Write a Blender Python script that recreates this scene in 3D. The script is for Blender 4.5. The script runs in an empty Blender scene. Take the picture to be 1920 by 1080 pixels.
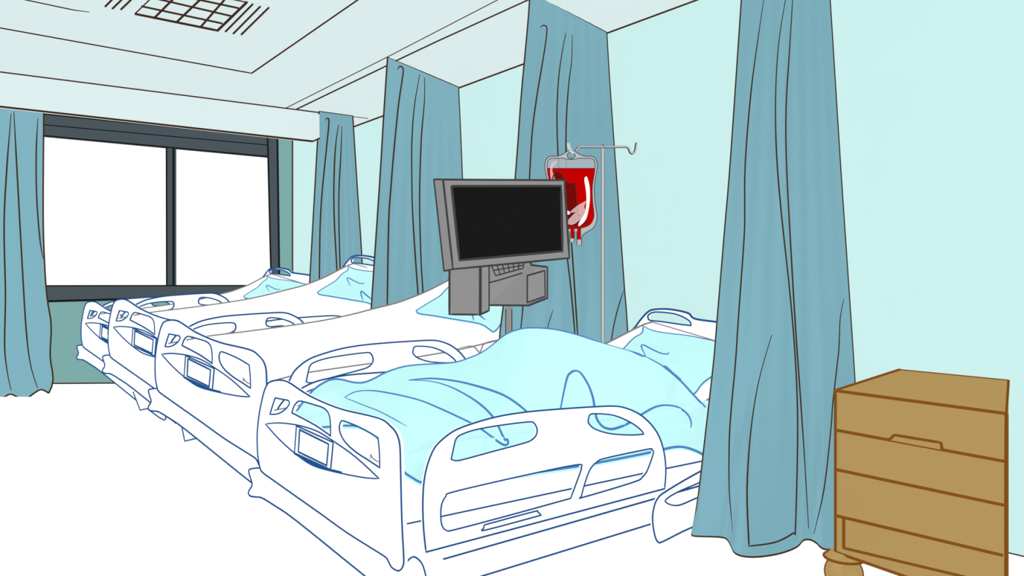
import bpy, math
from mathutils import Vector
from mathutils.geometry import tessellate_polygon
from mathutils.bvhtree import BVHTree

scene = bpy.context.scene
COL = scene.collection
F = 1402.0                      # focal length in pixels of the 1920 wide frame
CX, CY, EYE = 960.0, 545.0, 1.10
YAW = math.atan(1130.0 / 1402.0)
FW = (math.sin(YAW), math.cos(YAW))
RT = (math.cos(YAW), -math.sin(YAW))
W = 3.58                        # right wall
CEIL = 2.80
BAY = 3.45                      # ceiling of the window bay behind the pelmet

# ------------------------------------------------------------------ helpers
def rayxy(px):
    u = (px - CX) / F
    return (FW[0] + u * RT[0], FW[1] + u * RT[1])
def P(px, py, d):
    r = rayxy(px)
    return Vector((r[0] * d, r[1] * d, EYE + (CY - py) / F * d))
def PZ(px, py, z):
    return P(px, py, (EYE - z) * F / (py - CY))
def cross2(a, b): return a[0] * b[1] - a[1] * b[0]
def PP(px, py, A, B):
    r = rayxy(px); ab = (B[0] - A[0], B[1] - A[1])
    return P(px, py, cross2(ab, A) / cross2(ab, r))
def depth(p): return p[0] * FW[0] + p[1] * FW[1]

def smooth(pts, n=5, closed=False):
    """Catmull-Rom through points; a doubled point is a corner."""
    segs = []
    cur = []
    pts = [tuple(p) for p in pts]
    if closed:
        k = next((i for i in range(len(pts)) if pts[i] == pts[i - 1]), None)
        if k is not None:
            pts = pts[k:] + pts[:k] + [pts[k]]
            closed = False
    if closed:
        out = []
        m = len(pts)
        for i in range(m):
            out += cr(pts[i - 1], pts[i], pts[(i + 1) % m], pts[(i + 2) % m], n)
        return out
    for p in pts:
        if cur and cur[-1] == p:
            segs.append(cur); cur = [p]
        else:
            cur.append(p)
    segs.append(cur)
    out = []
    for s in segs:
        if len(s) < 2: continue
        for i in range(len(s) - 1):
            a = s[i - 1] if i > 0 else s[i]
            d = s[i + 2] if i + 2 < len(s) else s[i + 1]
            out += cr(a, s[i], s[i + 1], d, n)
    out.append(segs[-1][-1] if segs[-1] else pts[-1])
    return out
def cr(p0, p1, p2, p3, n):
    r = []
    for k in range(n):
        t = k / n
        r.append(tuple(.5 * (2 * b + (c - a) * t + (2 * a - 5 * b + 4 * c - d) * t * t + (3 * b - a - 3 * c + d) * t ** 3)
                       for a, b, c, d in zip(p0, p1, p2, p3)))
    return r
def resample(pts, step):
    out = [tuple(pts[0])]
    for a, b in zip(pts, pts[1:]):
        L = math.dist(a, b); m = max(1, int(L / step))
        for k in range(1, m + 1):
            out.append(tuple(x + (y - x) * k / m for x, y in zip(a, b)))
    return out
def param(pts, n):
    """n+1 points evenly along a polyline (any dimension)."""
    ds = [0]
    for a, b in zip(pts, pts[1:]): ds.append(ds[-1] + math.dist(a[:2], b[:2]) + 1e-9)
    out = []; j = 0
    for i in range(n + 1):
        t = ds[-1] * i / n
        while j < len(pts) - 2 and ds[j + 1] < t: j += 1
        f = (t - ds[j]) / (ds[j + 1] - ds[j])
        out.append(tuple(a + (b - a) * f for a, b in zip(pts[j], pts[j + 1])))
    return out

class M:
    def __init__(s): s.v = []; s.f = []; s.m = []
    def add(s, vs, fs, mat=0):
        o = len(s.v); s.v += [Vector(v) for v in vs]
        for f in fs: s.f.append(tuple(i + o for i in f)); s.m.append(mat)
    def hexa(s, b, t, mat=0):
        s.add(list(b) + list(t), [(3, 2, 1, 0), (4, 5, 6, 7), (0, 1, 5, 4), (1, 2, 6, 5), (2, 3, 7, 6), (3, 0, 4, 7)], mat)
    def box(s, x0, y0, z0, x1, y1, z1, mat=0):
        s.hexa([(x0, y0, z0), (x1, y0, z0), (x1, y1, z0), (x0, y1, z0)], [(x0, y0, z1), (x1, y0, z1), (x1, y1, z1), (x0, y1, z1)], mat)
    def plate(s, outer, holes, off, mat=0):
        off = Vector(off)
        loops = [[Vector(p) for p in outer]] + [[Vector(p) for p in h] for h in holes]
        tri = tessellate_polygon(loops)
        flat = [p for l in loops for p in l]; n = len(flat)
        fs = [tuple(t) for t in tri] + [tuple(i + n for i in reversed(t)) for t in tri]
        o = 0
        for l in loops:
            m = len(l)
            for i in range(m):
                j = (i + 1) % m
                fs.append((o + i, o + j, o + j + n, o + i + n))
            o += m
        s.add(flat + [p + off for p in flat], fs, mat)
    def tube(s, pts, rad, mat=1, k=6, closed=False, flat=1.0):
        P_ = []
        R_ = []
        rr = rad if isinstance(rad, (list, tuple)) else [rad] * len(pts)
        for p, r in zip(pts, rr):
            p = Vector(p)
            if not P_ or (p - P_[-1]).length > 1e-5: P_.append(p); R_.append(r)
        if closed and len(P_) > 2 and (P_[0] - P_[-1]).length < 1e-5: P_.pop(); R_.pop()
        n = len(P_)
        if n < 2: return
        vs = []
        prev = None
        for i in range(n):
            if closed: t = P_[(i + 1) % n] - P_[i - 1]
            else: t = P_[min(i + 1, n - 1)] - P_[max(i - 1, 0)]
            if t.length < 1e-9: t = Vector((0, 0, 1))
            t.normalize()
            if prev is None:
                a = t.cross(Vector((0, 0, 1)))
                if a.length < .05: a = t.cross(Vector((1, 0, 0)))
            else: a = prev - t * prev.dot(t)
            if a.length < 1e-6: a = t.orthogonal()
            a.normalize(); prev = a; b = t.cross(a)
            for q in range(k):
                an = 2 * math.pi * q / k
                vs.append(P_[i] + (a * math.cos(an) + b * math.sin(an)) * R_[i])
        fs = []
        for i in range(n if closed else n - 1):
            j = (i + 1) % n
            for q in range(k):
                fs.append((i * k + q, i * k + (q + 1) % k, j * k + (q + 1) % k, j * k + q))
        if not closed:
            fs.append(tuple(range(k - 1, -1, -1))); fs.append(tuple((n - 1) * k + q for q in range(k)))
        s.add(vs, fs, mat)
    def lathe(s, c, prof, n=24, mat=0):
        vs = []; fs = []
        for r, z in prof:
            for i in range(n):
                a = 2 * math.pi * i / n; vs.append((c[0] + r * math.cos(a), c[1] + r * math.sin(a), c[2] + z))
        for j in range(len(prof) - 1):
            for i in range(n):
                fs.append((j * n + i, j * n + (i + 1) % n, (j + 1) * n + (i + 1) % n, (j + 1) * n + i))
        fs.append(tuple(range(n - 1, -1, -1))); fs.append(tuple((len(prof) - 1) * n + i for i in range(n)))
        s.add(vs, fs, mat)
    def grid(s, rows, mat=0, close=False):
        n = len(rows[0]); vs = [p for r in rows for p in r]
        fs = [(j * n + i, j * n + i + 1, (j + 1) * n + i + 1, (j + 1) * n + i) for j in range(len(rows) - 1) for i in range(n - 1)]
        s.add(vs, fs, mat)
    def bvh(s, mat=None):
        return BVHTree.FromPolygons(s.v, [f for f, m in zip(s.f, s.m) if mat is None or m == mat])

CAM = Vector((0, 0, EYE))
INKW = 1.2
def ink3(m, pts, wpx, mat=1, closed=False, taper=False, lift=0.0):
    """ink line drawn along 3D points: wpx is the line weight seen in the photograph"""
    n = len(pts); r = []; q = []
    for i, p in enumerate(pts):
        p = Vector(p)
        w = wpx
        if taper:
            t = i / max(1, n - 1); w = wpx * (.45 + .55 * min(1, 6 * min(t, 1 - t)))
        r.append(max(.0006, INKW * w * depth(p) / F / 2)); q.append(p)
    m.tube(q, r, mat, 6, closed)
def ink(m, px, wpx, mat=1, surf=0, taper=True, n=5, sm=True, bvh=None, step=5.0):
    """ink line laid on the surface of the mesh"""
    b = bvh or m.bvh(surf)
    pts = smooth(px, n) if sm else px
    pts = resample(pts, step)
    run = []; runs = []
    for x, y in pts:
        d = (P(x, y, 1) - CAM).normalized()
        hit = b.ray_cast(CAM, d)
        if hit[0] is None:
            if len(run) > 1: runs.append(run)
            run = []; continue
        h = hit[0]
        if run and abs(depth(h) - depth(run[-1])) > .35:
            if len(run) > 1: runs.append(run)
            run = []
        run.append(h - d * .0015)
    if len(run) > 1: runs.append(run)
    for r in runs: ink3(m, r, wpx, mat, False, taper)

# ------------------------------------------------------------------ materials
def lin(c):
    c /= 255.0
    return c / 12.92 if c <= .04045 else ((c + .055) / 1.055) ** 2.4
GAIN = 8.1
def mat(name, rgb, k=1.0, rough=.9, noise=.012, scale=6.0, spec=0.0):
    """matt surface; rgb is the colour the thing has in the photograph, k its own trim"""
    m = bpy.data.materials.new(name); m.use_nodes = True
    nt = m.node_tree; b = nt.nodes['Principled BSDF']
    col = [min(.96, lin(c) / GAIN * k) for c in rgb]
    b.inputs['Roughness'].default_value = rough
    b.inputs['Specular IOR Level'].default_value = spec
    tc = nt.nodes.new('ShaderNodeTexCoord'); nz = nt.nodes.new('ShaderNodeTexNoise'); nz.inputs['Scale'].default_value = scale
    mx = nt.nodes.new('ShaderNodeMix'); mx.data_type = 'RGBA'
    mx.inputs['A'].default_value = [c * (1 - noise) for c in col] + [1]
    mx.inputs['B'].default_value = [min(.97, c * (1 + noise)) for c in col] + [1]
    nt.links.new(tc.outputs['Object'], nz.inputs['Vector']); nt.links.new(nz.outputs['Fac'], mx.inputs['Factor'])
    nt.links.new(mx.outputs['Result'], b.inputs['Base Color'])
    return m
K = {}
KT = dict(wall=1.085, teal=1, ceil=1.095, curtain=1.02, blanket=1.05, slate=1, grey=1.1, wood=1.08, red=1, dred=1, steel=1)
white = mat('white_enamel', (255, 255, 255), 1.13)
linen = mat('white_linen', (255, 255, 255), 1.13)
floor_m = mat('white_floor', (255, 255, 255), 1.13)
wall_m = mat('pale_mint_paint', (206, 242, 239), KT['wall'])
teal_m = mat('dark_teal_paint', (125, 171, 168), KT['teal'])
ceil_m = mat('pale_grey_ceiling', (221, 238, 238), KT['ceil'])
cur_m = mat('blue_curtain_cloth', (127, 177, 191), KT['curtain'], scale=40)
blan_m = mat('aqua_cloth', (200, 255, 255), KT['blanket'])
slate_m = mat('slate_window_frame', (74, 86, 91), KT['slate'])
grey_m = mat('grey_plastic', (142, 142, 142), KT['grey'])
screen_m = mat('black_screen', (26, 26, 26), 1)
wood_m = mat('tan_wood', (180, 149, 93), KT['wood'], scale=3)
steel_m = mat('light_steel', (200, 198, 200), KT['steel'])
bagrim_m = mat('bag_rim_plastic', (189, 189, 189), KT['steel'])
red_m = mat('red_blood', (198, 0, 0), KT['red'])
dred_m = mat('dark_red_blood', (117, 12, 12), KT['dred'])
white_mark_m = mat('white_highlight', (255, 255, 255), 1.13)  # painted highlights on the bag; also the white edge of the hook tip
i_bed = mat('navy_line', (31, 84, 145))
i_gry = mat('grey_line', (136, 133, 131))
i_blk = mat('blue_line', (79, 139, 201))
i_brn = mat('brown_line', (68, 42, 30))
i_cur = mat('umber_line', (68, 49, 31))
i_blkk = mat('black_line', (28, 28, 28))
i_dgr = mat('charcoal_line', (68, 68, 68))
i_wd = mat('oak_brown_line', (131, 80, 27))
i_mar = mat('maroon_line', (128, 30, 34))

def film(name, rgb, a):
    m = bpy.data.materials.new(name); m.use_nodes = True
    nt = m.node_tree; nt.nodes.clear()
    o = nt.nodes.new('ShaderNodeOutputMaterial'); mx = nt.nodes.new('ShaderNodeMixShader')
    t = nt.nodes.new('ShaderNodeBsdfTransparent'); d = nt.nodes.new('ShaderNodeBsdfDiffuse')
    d.inputs['Color'].default_value = [lin(c) / GAIN for c in rgb] + [1]
    mx.inputs[0].default_value = a
    nt.links.new(t.outputs[0], mx.inputs[1]); nt.links.new(d.outputs[0], mx.inputs[2]); nt.links.new(mx.outputs[0], o.inputs[0])
    return m
film_m = film('clear_bag_film', (176, 184, 192), .5)
pink_mark_m = film('pale_pink_highlight', (235, 205, 205), .42)  # pale pink for the highlights painted on the bag
def glass():
    m = bpy.data.materials.new('window_glass'); m.use_nodes = True
    nt = m.node_tree; nt.nodes.clear()
    o = nt.nodes.new('ShaderNodeOutputMaterial'); mx = nt.nodes.new('ShaderNodeMixShader')
    t = nt.nodes.new('ShaderNodeBsdfTransparent'); g = nt.nodes.new('ShaderNodeBsdfGlossy'); g.inputs['Roughness'].default_value = .02
    mx.inputs[0].default_value = .04
    nt.links.new(t.outputs[0], mx.inputs[1]); nt.links.new(g.outputs[0], mx.inputs[2]); nt.links.new(mx.outputs[0], o.inputs[0])
    return m
glass_m = glass()

# ------------------------------------------------------------------ objects
def link(name, m, mats, parent=None, origin=None, shade=False):
    if origin is None:
        if parent is not None: origin = Vector(parent['_o'])
        else:
            lo = [min(v[i] for v in m.v) for i in range(3)]; hi = [max(v[i] for v in m.v) for i in range(3)]
            origin = Vector(((lo[0] + hi[0]) / 2, (lo[1] + hi[1]) / 2, lo[2]))
    me = bpy.data.meshes.new(name)
    me.from_pydata([v - origin for v in m.v], [], m.f)
    for x in mats: me.materials.append(x)
    for p, k in zip(me.polygons, m.m): p.material_index = k; p.use_smooth = shade
    me.validate(); me.update()
    o = bpy.data.objects.new(name, me); COL.objects.link(o)
    ORG[o.name] = Vector(origin)
    if parent is not None:
        o.parent = parent; o.location = origin - Vector(parent['_o'])
    else: o.location = origin
    o['_o'] = tuple(origin)
    return o
ORG = {}
def thing(name, loc, label, cat, group=None):
    o = bpy.data.objects.new(name, None); COL.objects.link(o); o.location = loc; o['_o'] = tuple(loc)
    o.empty_display_size = .1
    tag(o, label, cat, group); return o
def tag(o, label, cat, group=None):
    o['label'] = label; o['category'] = cat
    if group: o['group'] = group
def struct(name, m, mats):
    o = link(name, m, mats); o['kind'] = 'structure'; return o

# ------------------------------------------------------------------ room shell
# window wall: corner at (W, 8.62), running a little away from square
CA = (W, PP(549, 545, (W, 0), (W, 1))[1])
CB = tuple(PZ(100, 720, 0)[:2])
wd = Vector((CB[0] - CA[0], CB[1] - CA[1], 0)); wl = wd.length; wd.normalize()
wn = Vector((-wd[1], wd[0], 0))            # outward
if wn[1] < 0: wn = -wn
LE = Vector((CA[0], CA[1], 0)) + wd * 6.6  # left end of the window wall

m = M()
m.box(-4.2, -2.5, -.1, W + .02, 12.2, 0)
ink_floor = m
struct('floor', m, [floor_m])

m = M()
m.box(W, -2.5, -.05, W + .12, CA[1] + .3, BAY + .02)
y0, y1 = -2.4, CA[1]
ink3(m, [(W - .001, y0 + (y1 - y0) * i / 60, .004) for i in range(61)], 2.2)
yc = PZ(650, 243, CEIL)[1]
ink3(m, [(W - .001, -.8 + (yc + .8) * i / 60, CEIL - .003) for i in range(61)], 3.4)
ink3(m, [(CA[0] - .004, CA[1] - .006, z / 10) for z in range(0, 34)], 2.6)
struct('wall_right', m, [wall_m, i_brn])

def WW(px, py): return PP(px, py, CA, CB)
# window opening in pixels
TLo, TRo, BRo, BLo = (-60, 200.5), (521.5, 259.5), (525.5, 553), (-60, 569)
GTL, GTR, GBR, GBL = (-60, 242), (503.5, 294.5), (510, 535.5), (-60, 536)
m = M()
zt = BAY + .02
def up(p, z): return Vector((p[0], p[1], z))
wo = [up(CA, -.05), up(LE, -.05), up(LE, zt), up(CA, zt)]
hole = [WW(*TLo), WW(*TRo), WW(*BRo), WW(*BLo)]
m.plate(wo, [hole], wn * .12)
fl = [Vector((CA[0], CA[1], 0)) + wd * (6.5 * i / 40) + Vector((0, 0, .004)) - wn * .004 for i in range(41)]
ink3(m, fl, 3.0)
struct('wall_back', m, [teal_m, i_brn])

def inn(p, k=.0): return p - wn * k
wm = M()
def strip(mm, q, th, mat=0, k=.03):
    a = [WW(*p) - wn * k for p in q]; mm.plate(a, [], wn * th, mat)
strip(wm, [TLo, TRo, (503.5, 294.5), GTL], .1)
strip(wm, [(503, 258), TRo, BRo, (510.5, 553.6)], .1)
strip(wm, [GBL, (525, 535.3), BRo, BLo], .1)
strip(wm, [TLo, (-40, 202), (-40, 568), BLo], .1)
def line_w(mm, a, b, w, k=.034, mat=1, n=30):
    ink3(mm, [WW(a[0] + (b[0] - a[0]) * i / n, a[1] + (b[1] - a[1]) * i / n) - wn * k for i in range(n + 1)], w, mat)
line_w(wm, TLo, TRo, 2.2); line_w(wm, (-60, 222), (503, 273), 1.6); line_w(wm, GTL, GTR, 2.4)
line_w(wm, (503.2, 258), (510.5, 553), 2.6); line_w(wm, TRo, BRo, 3); line_w(wm, GBL, (511, 535.4), 2.4); line_w(wm, BLo, BRo, 4)
win = struct('window_1', wm, [slate_m, i_blkk])
wm = M(); strip(wm, [(314.3, 276), (327.5, 277.5), (327.5, 536), (314.8, 536)], .08)
line_w(wm, (314.3, 276), (314.8, 535), 2.4); line_w(wm, (327.5, 277.5), (327.5, 535), 3.2)
link('mullion', wm, [slate_m, i_blkk], win)
for q in ([GTL, (314.5, 277), (314.5, 536), GBL], [(327, 278), (504, 294), (510.5, 536), (327, 536)]):
    wm = M(); wm.plate([WW(*p) + wn * .02 for p in q], [], wn * .006); link('pane', wm, [glass_m], win)

# ceiling with recess and rail lines; pelmet in front of the raised window bay
def C(px, py, z=CEIL): return PZ(px, py, z)
SA = C(0, 134); SB = C(597, 210); SE = C(690, 222)
SL = SA + (SA - SB) * .55
m = M()
cpoly = [(W + .01, .2), (W + .01, C(650, 243)[1]), (C(650, 216.5)[0], C(650, 216.5)[1]), (SB[0], SB[1] + .03), (SL[0], SL[1] + .03), (-3.6, SL[1] + .03), (-3.6, .2)]
m.plate([Vector((x, y, CEIL)) for x, y in cpoly], [], (0, 0, .1))
def cl(mm, pts, w, mat=1, taper=False, z=CEIL - .002, step=12):
    q = resample(pts, step); ink3(mm, [C(x, y, z) for x, y in q], w, mat, False, taper)
cl(m, [(-300, 8), (0, 52), (472, 137), (760, -62)], 2.6)
cl(m, [(-60, -24), (50, 0), (140, 19), (168, 22.7)], 2.2, taper=True)
cl(m, [(537, 202), (727, 106.5), (778, 80), (1010, -40)], 1.5)
cl(m, [(557, 204), (725, 123), (745, 112.5), (818, 78), (985, 2), (1090, -46)], 2.6)
cl(m, [(600, 210.5), (690, 222)], 1.4)
struct('ceiling', m, [ceil_m, i_brn])
m = M()
m.plate([up(CA, BAY), up(LE, BAY), Vector((SL[0], SL[1] + .1, BAY)), Vector((SB[0], SB[1] + .1, BAY)), Vector((W, SB[1] + .1, BAY))], [], (0, 0, .1))
struct('ceiling', m, [ceil_m])
# pelmet board
m = M()
zb0 = P(0, 200, depth(SA)).z; zb1 = P(585, 265, depth(C(585, 208.5))).z
SC = C(586, 208.6)
th = Vector((0, .06, 0))
def hz(p, z): return Vector((p[0], p[1], z))
dv = (SC - SA).normalized()
def zb(p): t = (p - SA).dot(dv) / (SC - SA).length; return zb0 + (zb1 - zb0) * t
m.hexa([hz(SL, zb(SL)), hz(SC, zb1), hz(SC + th, zb1), hz(SL + th, zb(SL))], [hz(SL, BAY), hz(SC, BAY), hz(SC + th, BAY), hz(SL + th, BAY)])
SD = P(599, 259.5, depth(SC) - .14); SD.z = 0
m.hexa([hz(SC, zb1), hz(SD, zb1), hz(SD + th, zb1), hz(SC + th, zb1)], [hz(SC, CEIL - .06), hz(SD, CEIL - .06), hz(SD + th, CEIL - .06), hz(SC + th, CEIL - .06)])
n = 40
ink3(m, [SL.lerp(SB, i / n) - Vector((0, .004, .004)) for i in range(n + 1)], 2.4)
ink3(m, [hz(SL.lerp(SC, i / n), zb(SL.lerp(SC, i / n))) - Vector((0, .003, 0)) for i in range(n + 1)], 3.2)
ink3(m, [hz(SC, zb1) - Vector((0, .003, 0)), hz(SD, zb1) - Vector((0, .003, 0))], 2.4)
struct('trim_1', m, [ceil_m, i_brn])
bpy.data.objects['trim_1']['kind'] = 'structure'

# ceiling light with a square grid
BL, BR, TR = (253, 26), (408, 57.3), (462.7, 4.3); TL = (308, -27)
o = thing('ceiling_light', C(350, 20, CEIL) + Vector((0, 0, -.02)), 'rectangular ceiling light behind a brown square grid, in the recessed ceiling panel', 'ceiling light')
zc = CEIL - .02
m = M(); m.plate([C(*p, z=CEIL - .012) for p in (BL, BR, TR, TL)], [], (0, 0, .01)); link('diffuser', m, [ceil_m], o)
m = M()
cl(m, [BL, BR, TR], 3.6, 0, z=zc); cl(m, [BR, TR], 4, 0, z=zc); cl(m, [TR, TL, BL], 2, 0, z=zc)
link('frame', m, [i_brn], o)
m = M()
def lp(a, b, t): return (a[0] + (b[0] - a[0]) * t, a[1] + (b[1] - a[1]) * t)
for a, b, w in (((265, 11.7), (416.7, 44), 3), ((282, -5), (433, 30), 3), ((295, -17), (448, 15.5), 3)):
    cl(m, [a, b], w, 0, z=zc)
for a, b in (((289, 34), (343, -20)), ((331, 41.7), (385, -10)), ((376.7, 50), (424, -4))): cl(m, [a, b], 3.4, 0, z=zc)
link('grid', m, [i_brn], o)
for nm, seg, lab in (('r', [((423, 59), (474, 7.5)), ((437.7, 62.7), (488, 12)), ((452.7, 64.5), (504, 14))], 'three slanted air slots in the ceiling on the right side of the grid light'),
                     ('l', [((197.5, 12), (235, -26)), ((211, 16), (250, -22)), ((227, 17.5), (266, -20))], 'three slanted air slots in the ceiling on the left side of the grid light')):
    c0 = C(*lp(seg[1][0], seg[1][1], .5), z=CEIL)
    o = thing('ceiling_vent', c0 - Vector((0, 0, .02)), lab, 'air vent', 'slotted vents beside the ceiling light')
    m = M(); a0, a1 = seg[0]; b0, b1 = seg[2]
    m.plate([C(a0[0] - 7, a0[1] + 3, zc + .006), C(b0[0] + 7, b0[1] + 5, zc + .006), C(b1[0] + 8, b1[1] - 5, zc + .006), C(a1[0] - 4, a1[1] - 6, zc + .006)], [], (0, 0, .012)); link('cover_plate', m, [ceil_m], o)
    for a, b in seg:
        m = M(); cl(m, [a, b], 3.2, 0, z=zc + .004); link('slot', m, [i_brn], o)

# ------------------------------------------------------------------ curtains
def curtain(name, left, right, dl, dr, hem, lines, label, amp=.004, folds=7, hook=None, cat='curtain', group=None, wl_=2.4, topw=1.6):
    """left/right: pixel edge polylines from top to hem; dl/dr = depth (top, bottom); hem: [(px,py,d)]"""
    NV, NU = 44, 72
    def edge(e, dd):
        e = param(smooth(e, 6), NV)
        return [P(x, y, dd[0] + (dd[1] - dd[0]) * j / NV) for j, (x, y) in enumerate(e)]
    L, R = edge(left, dl), edge(right, dr)
    H = [P(x, y, d) for x, y, d in param(smooth(hem, 6), NU)]
    m = M(); rows = []
    across = (R[0] - L[0]).normalized(); nrm = Vector((across[1], -across[0], 0))
    if nrm.dot(Vector((FW[0], FW[1], 0))) > 0: nrm = -nrm
    for j in range(NV + 1):
        v = j / NV; row = []
        for i in range(NU + 1):
            u = i / NU
            p = L[j].lerp(R[j], u)
            h = H[i] - L[NV].lerp(R[NV], u)
            p = p + h * (v ** 5)
            env = math.sin(math.pi * u) ** .5
            p = p + nrm * amp * env * (.3 + .7 * v) * (1 - v ** 8) * math.sin(u * folds * 2 * math.pi + .6 * math.sin(3 * v))
            row.append(p)
        rows.append(row)
    m.grid(rows)
    bv = m.bvh(0)
    back = [[p - nrm * .004 for p in r] for r in rows]
    m.grid(back)
    for a, b in ((rows[0], back[0]), (rows[-1], back[-1]), ([r[0] for r in rows], [r[0] for r in back]), ([r[-1] for r in rows], [r[-1] for r in back])): m.grid([a, b])
    ink3(m, rows[0], topw); ink3(m, [r[0] for r in rows], wl_); ink3(m, [r[-1] for r in rows], wl_); ink3(m, rows[-1], wl_ + .3)
    for ln in lines:
        ink(m, ln[1], ln[0], bvh=bv, step=7)
    o = link(name, m, [cur_m, i_cur], shade=True)
    tag(o, label, cat, group)
    return o
GC = 'blue curtains between the beds'
# nearest curtain
hemA = [(1297.4, 1000.4, 3.06), (1300.7, 1005, 3.05), (1349, 1007, 3.05), (1363.7, 1011.5, 3.02), (1371, 1024.4, 2.98), (1378.5, 1037.4, 2.93), (1397, 1043.7, 2.9), (1426.7, 1043.7, 2.91), (1463.7, 1037.4, 2.95), (1493.3, 1026, 3.02), (1506, 1013.3, 3.1), (1519, 1012, 3.12), (1532, 1019, 3.1), (1543, 1029, 3.07), (1563.7, 1029, 3.1), (1590, 1012, 3.25), (1618, 985, 3.42)]
A_lines = [
 (2.6, [(1432, 0), (1422.6, 63), (1409.6, 159), (1400.4, 259), (1396.5, 330), (1396.3, 400), (1395, 449), (1384.4, 598), (1379, 680), (1371.6, 760), (1367.4, 828), (1367.4, 920), (1375.6, 1012)]),
 (2.6, [(1478, -30), (1472.6, 0), (1459.6, 85), (1454, 185), (1456, 289), (1465, 400), (1482.4, 564), (1491.5, 680), (1495.5, 802), (1491.5, 985), (1486, 1000), (1452.6, 1017), (1404.4, 1024), (1404.4, 1024), (1400.7, 917), (1408, 806), (1423, 713), (1447, 628)]),
 (2.6, [(1487, -30), (1486, 0), (1480, 96), (1473.7, 200), (1474.4, 307), (1482.4, 462), (1491, 607), (1496, 680), (1504.4, 802), (1516.3, 991)]),
 (2.2, [(1582, 561), (1575.2, 598), (1573, 649), (1570, 680), (1561, 760), (1558, 802), (1545, 917), (1526, 1001)])]
curtain('curtain', [(1402, -168), (1390, 0), (1369.5, 300), (1358.8, 428), (1344, 607), (1337.8, 680), (1321, 828), (1308, 939), (1297.4, 1000.4)],
        [(1550, -86), (1556.3, 0), (1575.2, 300), (1591, 534), (1603, 717), (1618, 985)], (3.34, 3.06), (3.73, 3.42), hemA, A_lines,
        'full-length blue curtain beside the wooden drawer cabinet, nearest the viewer', group=GC)
hemB = [(925, 890, 4.38), (960, 900, 4.36), (1000, 893, 4.38), (1040, 903, 4.36), (1090, 896, 4.45), (1130, 905, 4.38), (1190, 893, 4.37)]
B_lines = [
 (2.6, [(1014, 51.7), (1016.7, 48), (1022.7, 48.7), (1025.3, 55), (1023, 80), (1015, 130), (1006.7, 180), (998, 246.7), (992.7, 336.7), (986, 470), (980.5, 573.8), (976.6, 616), (970, 700)]),
 (2.6, [(1061, 61.7), (1053, 103), (1046.7, 153), (1044, 220), (1046.7, 300), (1054, 400), (1063.5, 484), (1070, 536.5), (1077.8, 626), (1082, 700)]),
 (2.6, [(1073, 66), (1071.7, 113), (1066, 160), (1061.7, 226.7), (1061.7, 313), (1069.7, 434), (1073.5, 483), (1083, 626), (1088, 700)]),
 (1.3, [(1037, 581), (1027, 613), (1018, 660)]),
 (2.0, [(1169, 545), (1155.5, 590), (1146, 640), (1138, 720)])]
curtain('curtain', [(993, -16), (991.7, 20), (983, 116.7), (976.7, 186.7), (965.7, 336.7), (943.6, 573.8), (936.6, 636.6), (925, 890)],
        [(1137.5, 60.5), (1142, 136.7), (1150, 253), (1159.3, 380), (1170.4, 536.5), (1176.8, 623.8), (1190, 893)], (4.26, 4.42), (4.91, 4.72), hemB, B_lines,
        'blue curtain behind the red blood bag and the drip pole', group=GC)
hemC = [(684, 800, 5.5), (720, 806, 5.45), (760, 800, 5.6), (800, 808, 5.6), (880, 790, 6.05)]
C_lines = [
 (2.8, [(745.8, 130.4), (747.8, 125.5), (752, 125), (756, 131), (753, 155.5), (746.7, 200), (739, 277.8), (733.8, 340), (728.8, 417.5), (726, 572.5), (724, 650)]),
 (2.6, [(786.7, 140), (776.7, 200), (772, 266.7), (772, 340), (773.8, 405), (780, 500), (783.8, 552.5), (790, 650)]),
 (2.6, [(796, 145), (795.6, 189), (790, 255.6), (787, 340), (786.8, 405), (789.5, 492.5), (793, 550), (800, 650)])]
curtain('curtain', [(726.7, 106.7), (719.6, 213.3), (712, 340), (696, 580), (684, 800)], [(859.6, 163.3), (867, 335.5), (875, 600), (880, 790)], (5.44, 5.5), (6.22, 6.05), hemC, C_lines,
        'blue curtain rising behind the left edge of the grey computer monitor', group=GC)
hemD = [(570, 745, 7.25), (600, 748, 7.25), (640, 743, 7.42), (690, 740, 7.62)]
D_lines = [
 (2.4, [(610.4, 225.8), (613, 222), (616.7, 228.3), (612, 278.7), (604.7, 351), (600.3, 420), (598.7, 525.8), (598, 600)]),
 (2.4, [(635, 233.7), (628.7, 278.7), (626, 351), (627, 420), (631.8, 508.5), (636, 600)]),
 (2.4, [(641.3, 237), (638.8, 294), (635.6, 357), (635.6, 420), (637.8, 505), (641, 600)])]
curtain('curtain', [(598.4, 208.8), (580.5, 532), (570, 745)], [(661.4, 217.2), (670.3, 357.4), (679, 494), (690, 742)], (7.07, 7.25), (7.26, 7.62), hemD, D_lines,
        'narrow blue curtain at the end of the pelmet, farthest of the bed curtains', group=GC)
dW = 7.75
hemE = [(-70, 742, dW), (-35, 750, dW), (0, 748, dW), (20.7, 739, dW), (44, 749.6, dW), (64.8, 736.6, dW), (77.7, 730.4, dW), (91.7, 737, dW)]
E_lines = [
 (2.4, [(21, 213), (13, 314), (7.8, 423), (10.4, 552.6), (8.8, 646), (13, 692.6), (20.7, 731.5)]),
 (2.4, [(26, 209), (32.6, 329.6), (41.4, 490), (49, 615), (57, 682), (70.5, 728)]),
 (2.2, [(71, 222), (68, 288), (69, 371), (75, 449), (81, 485)])]
curtain('window_curtain', [(-90, 125), (-80, 400), (-70, 742)], [(82, 128), (82, 212), (81, 407), (84.5, 511), (89, 563), (96, 609.6), (94, 666.7), (99.5, 705.5), (97.4, 723.7), (91.7, 737)],
        (dW, dW), (dW, dW), hemE, E_lines, 'long blue curtain hanging at the left side of the wide window', folds=4)

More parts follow.
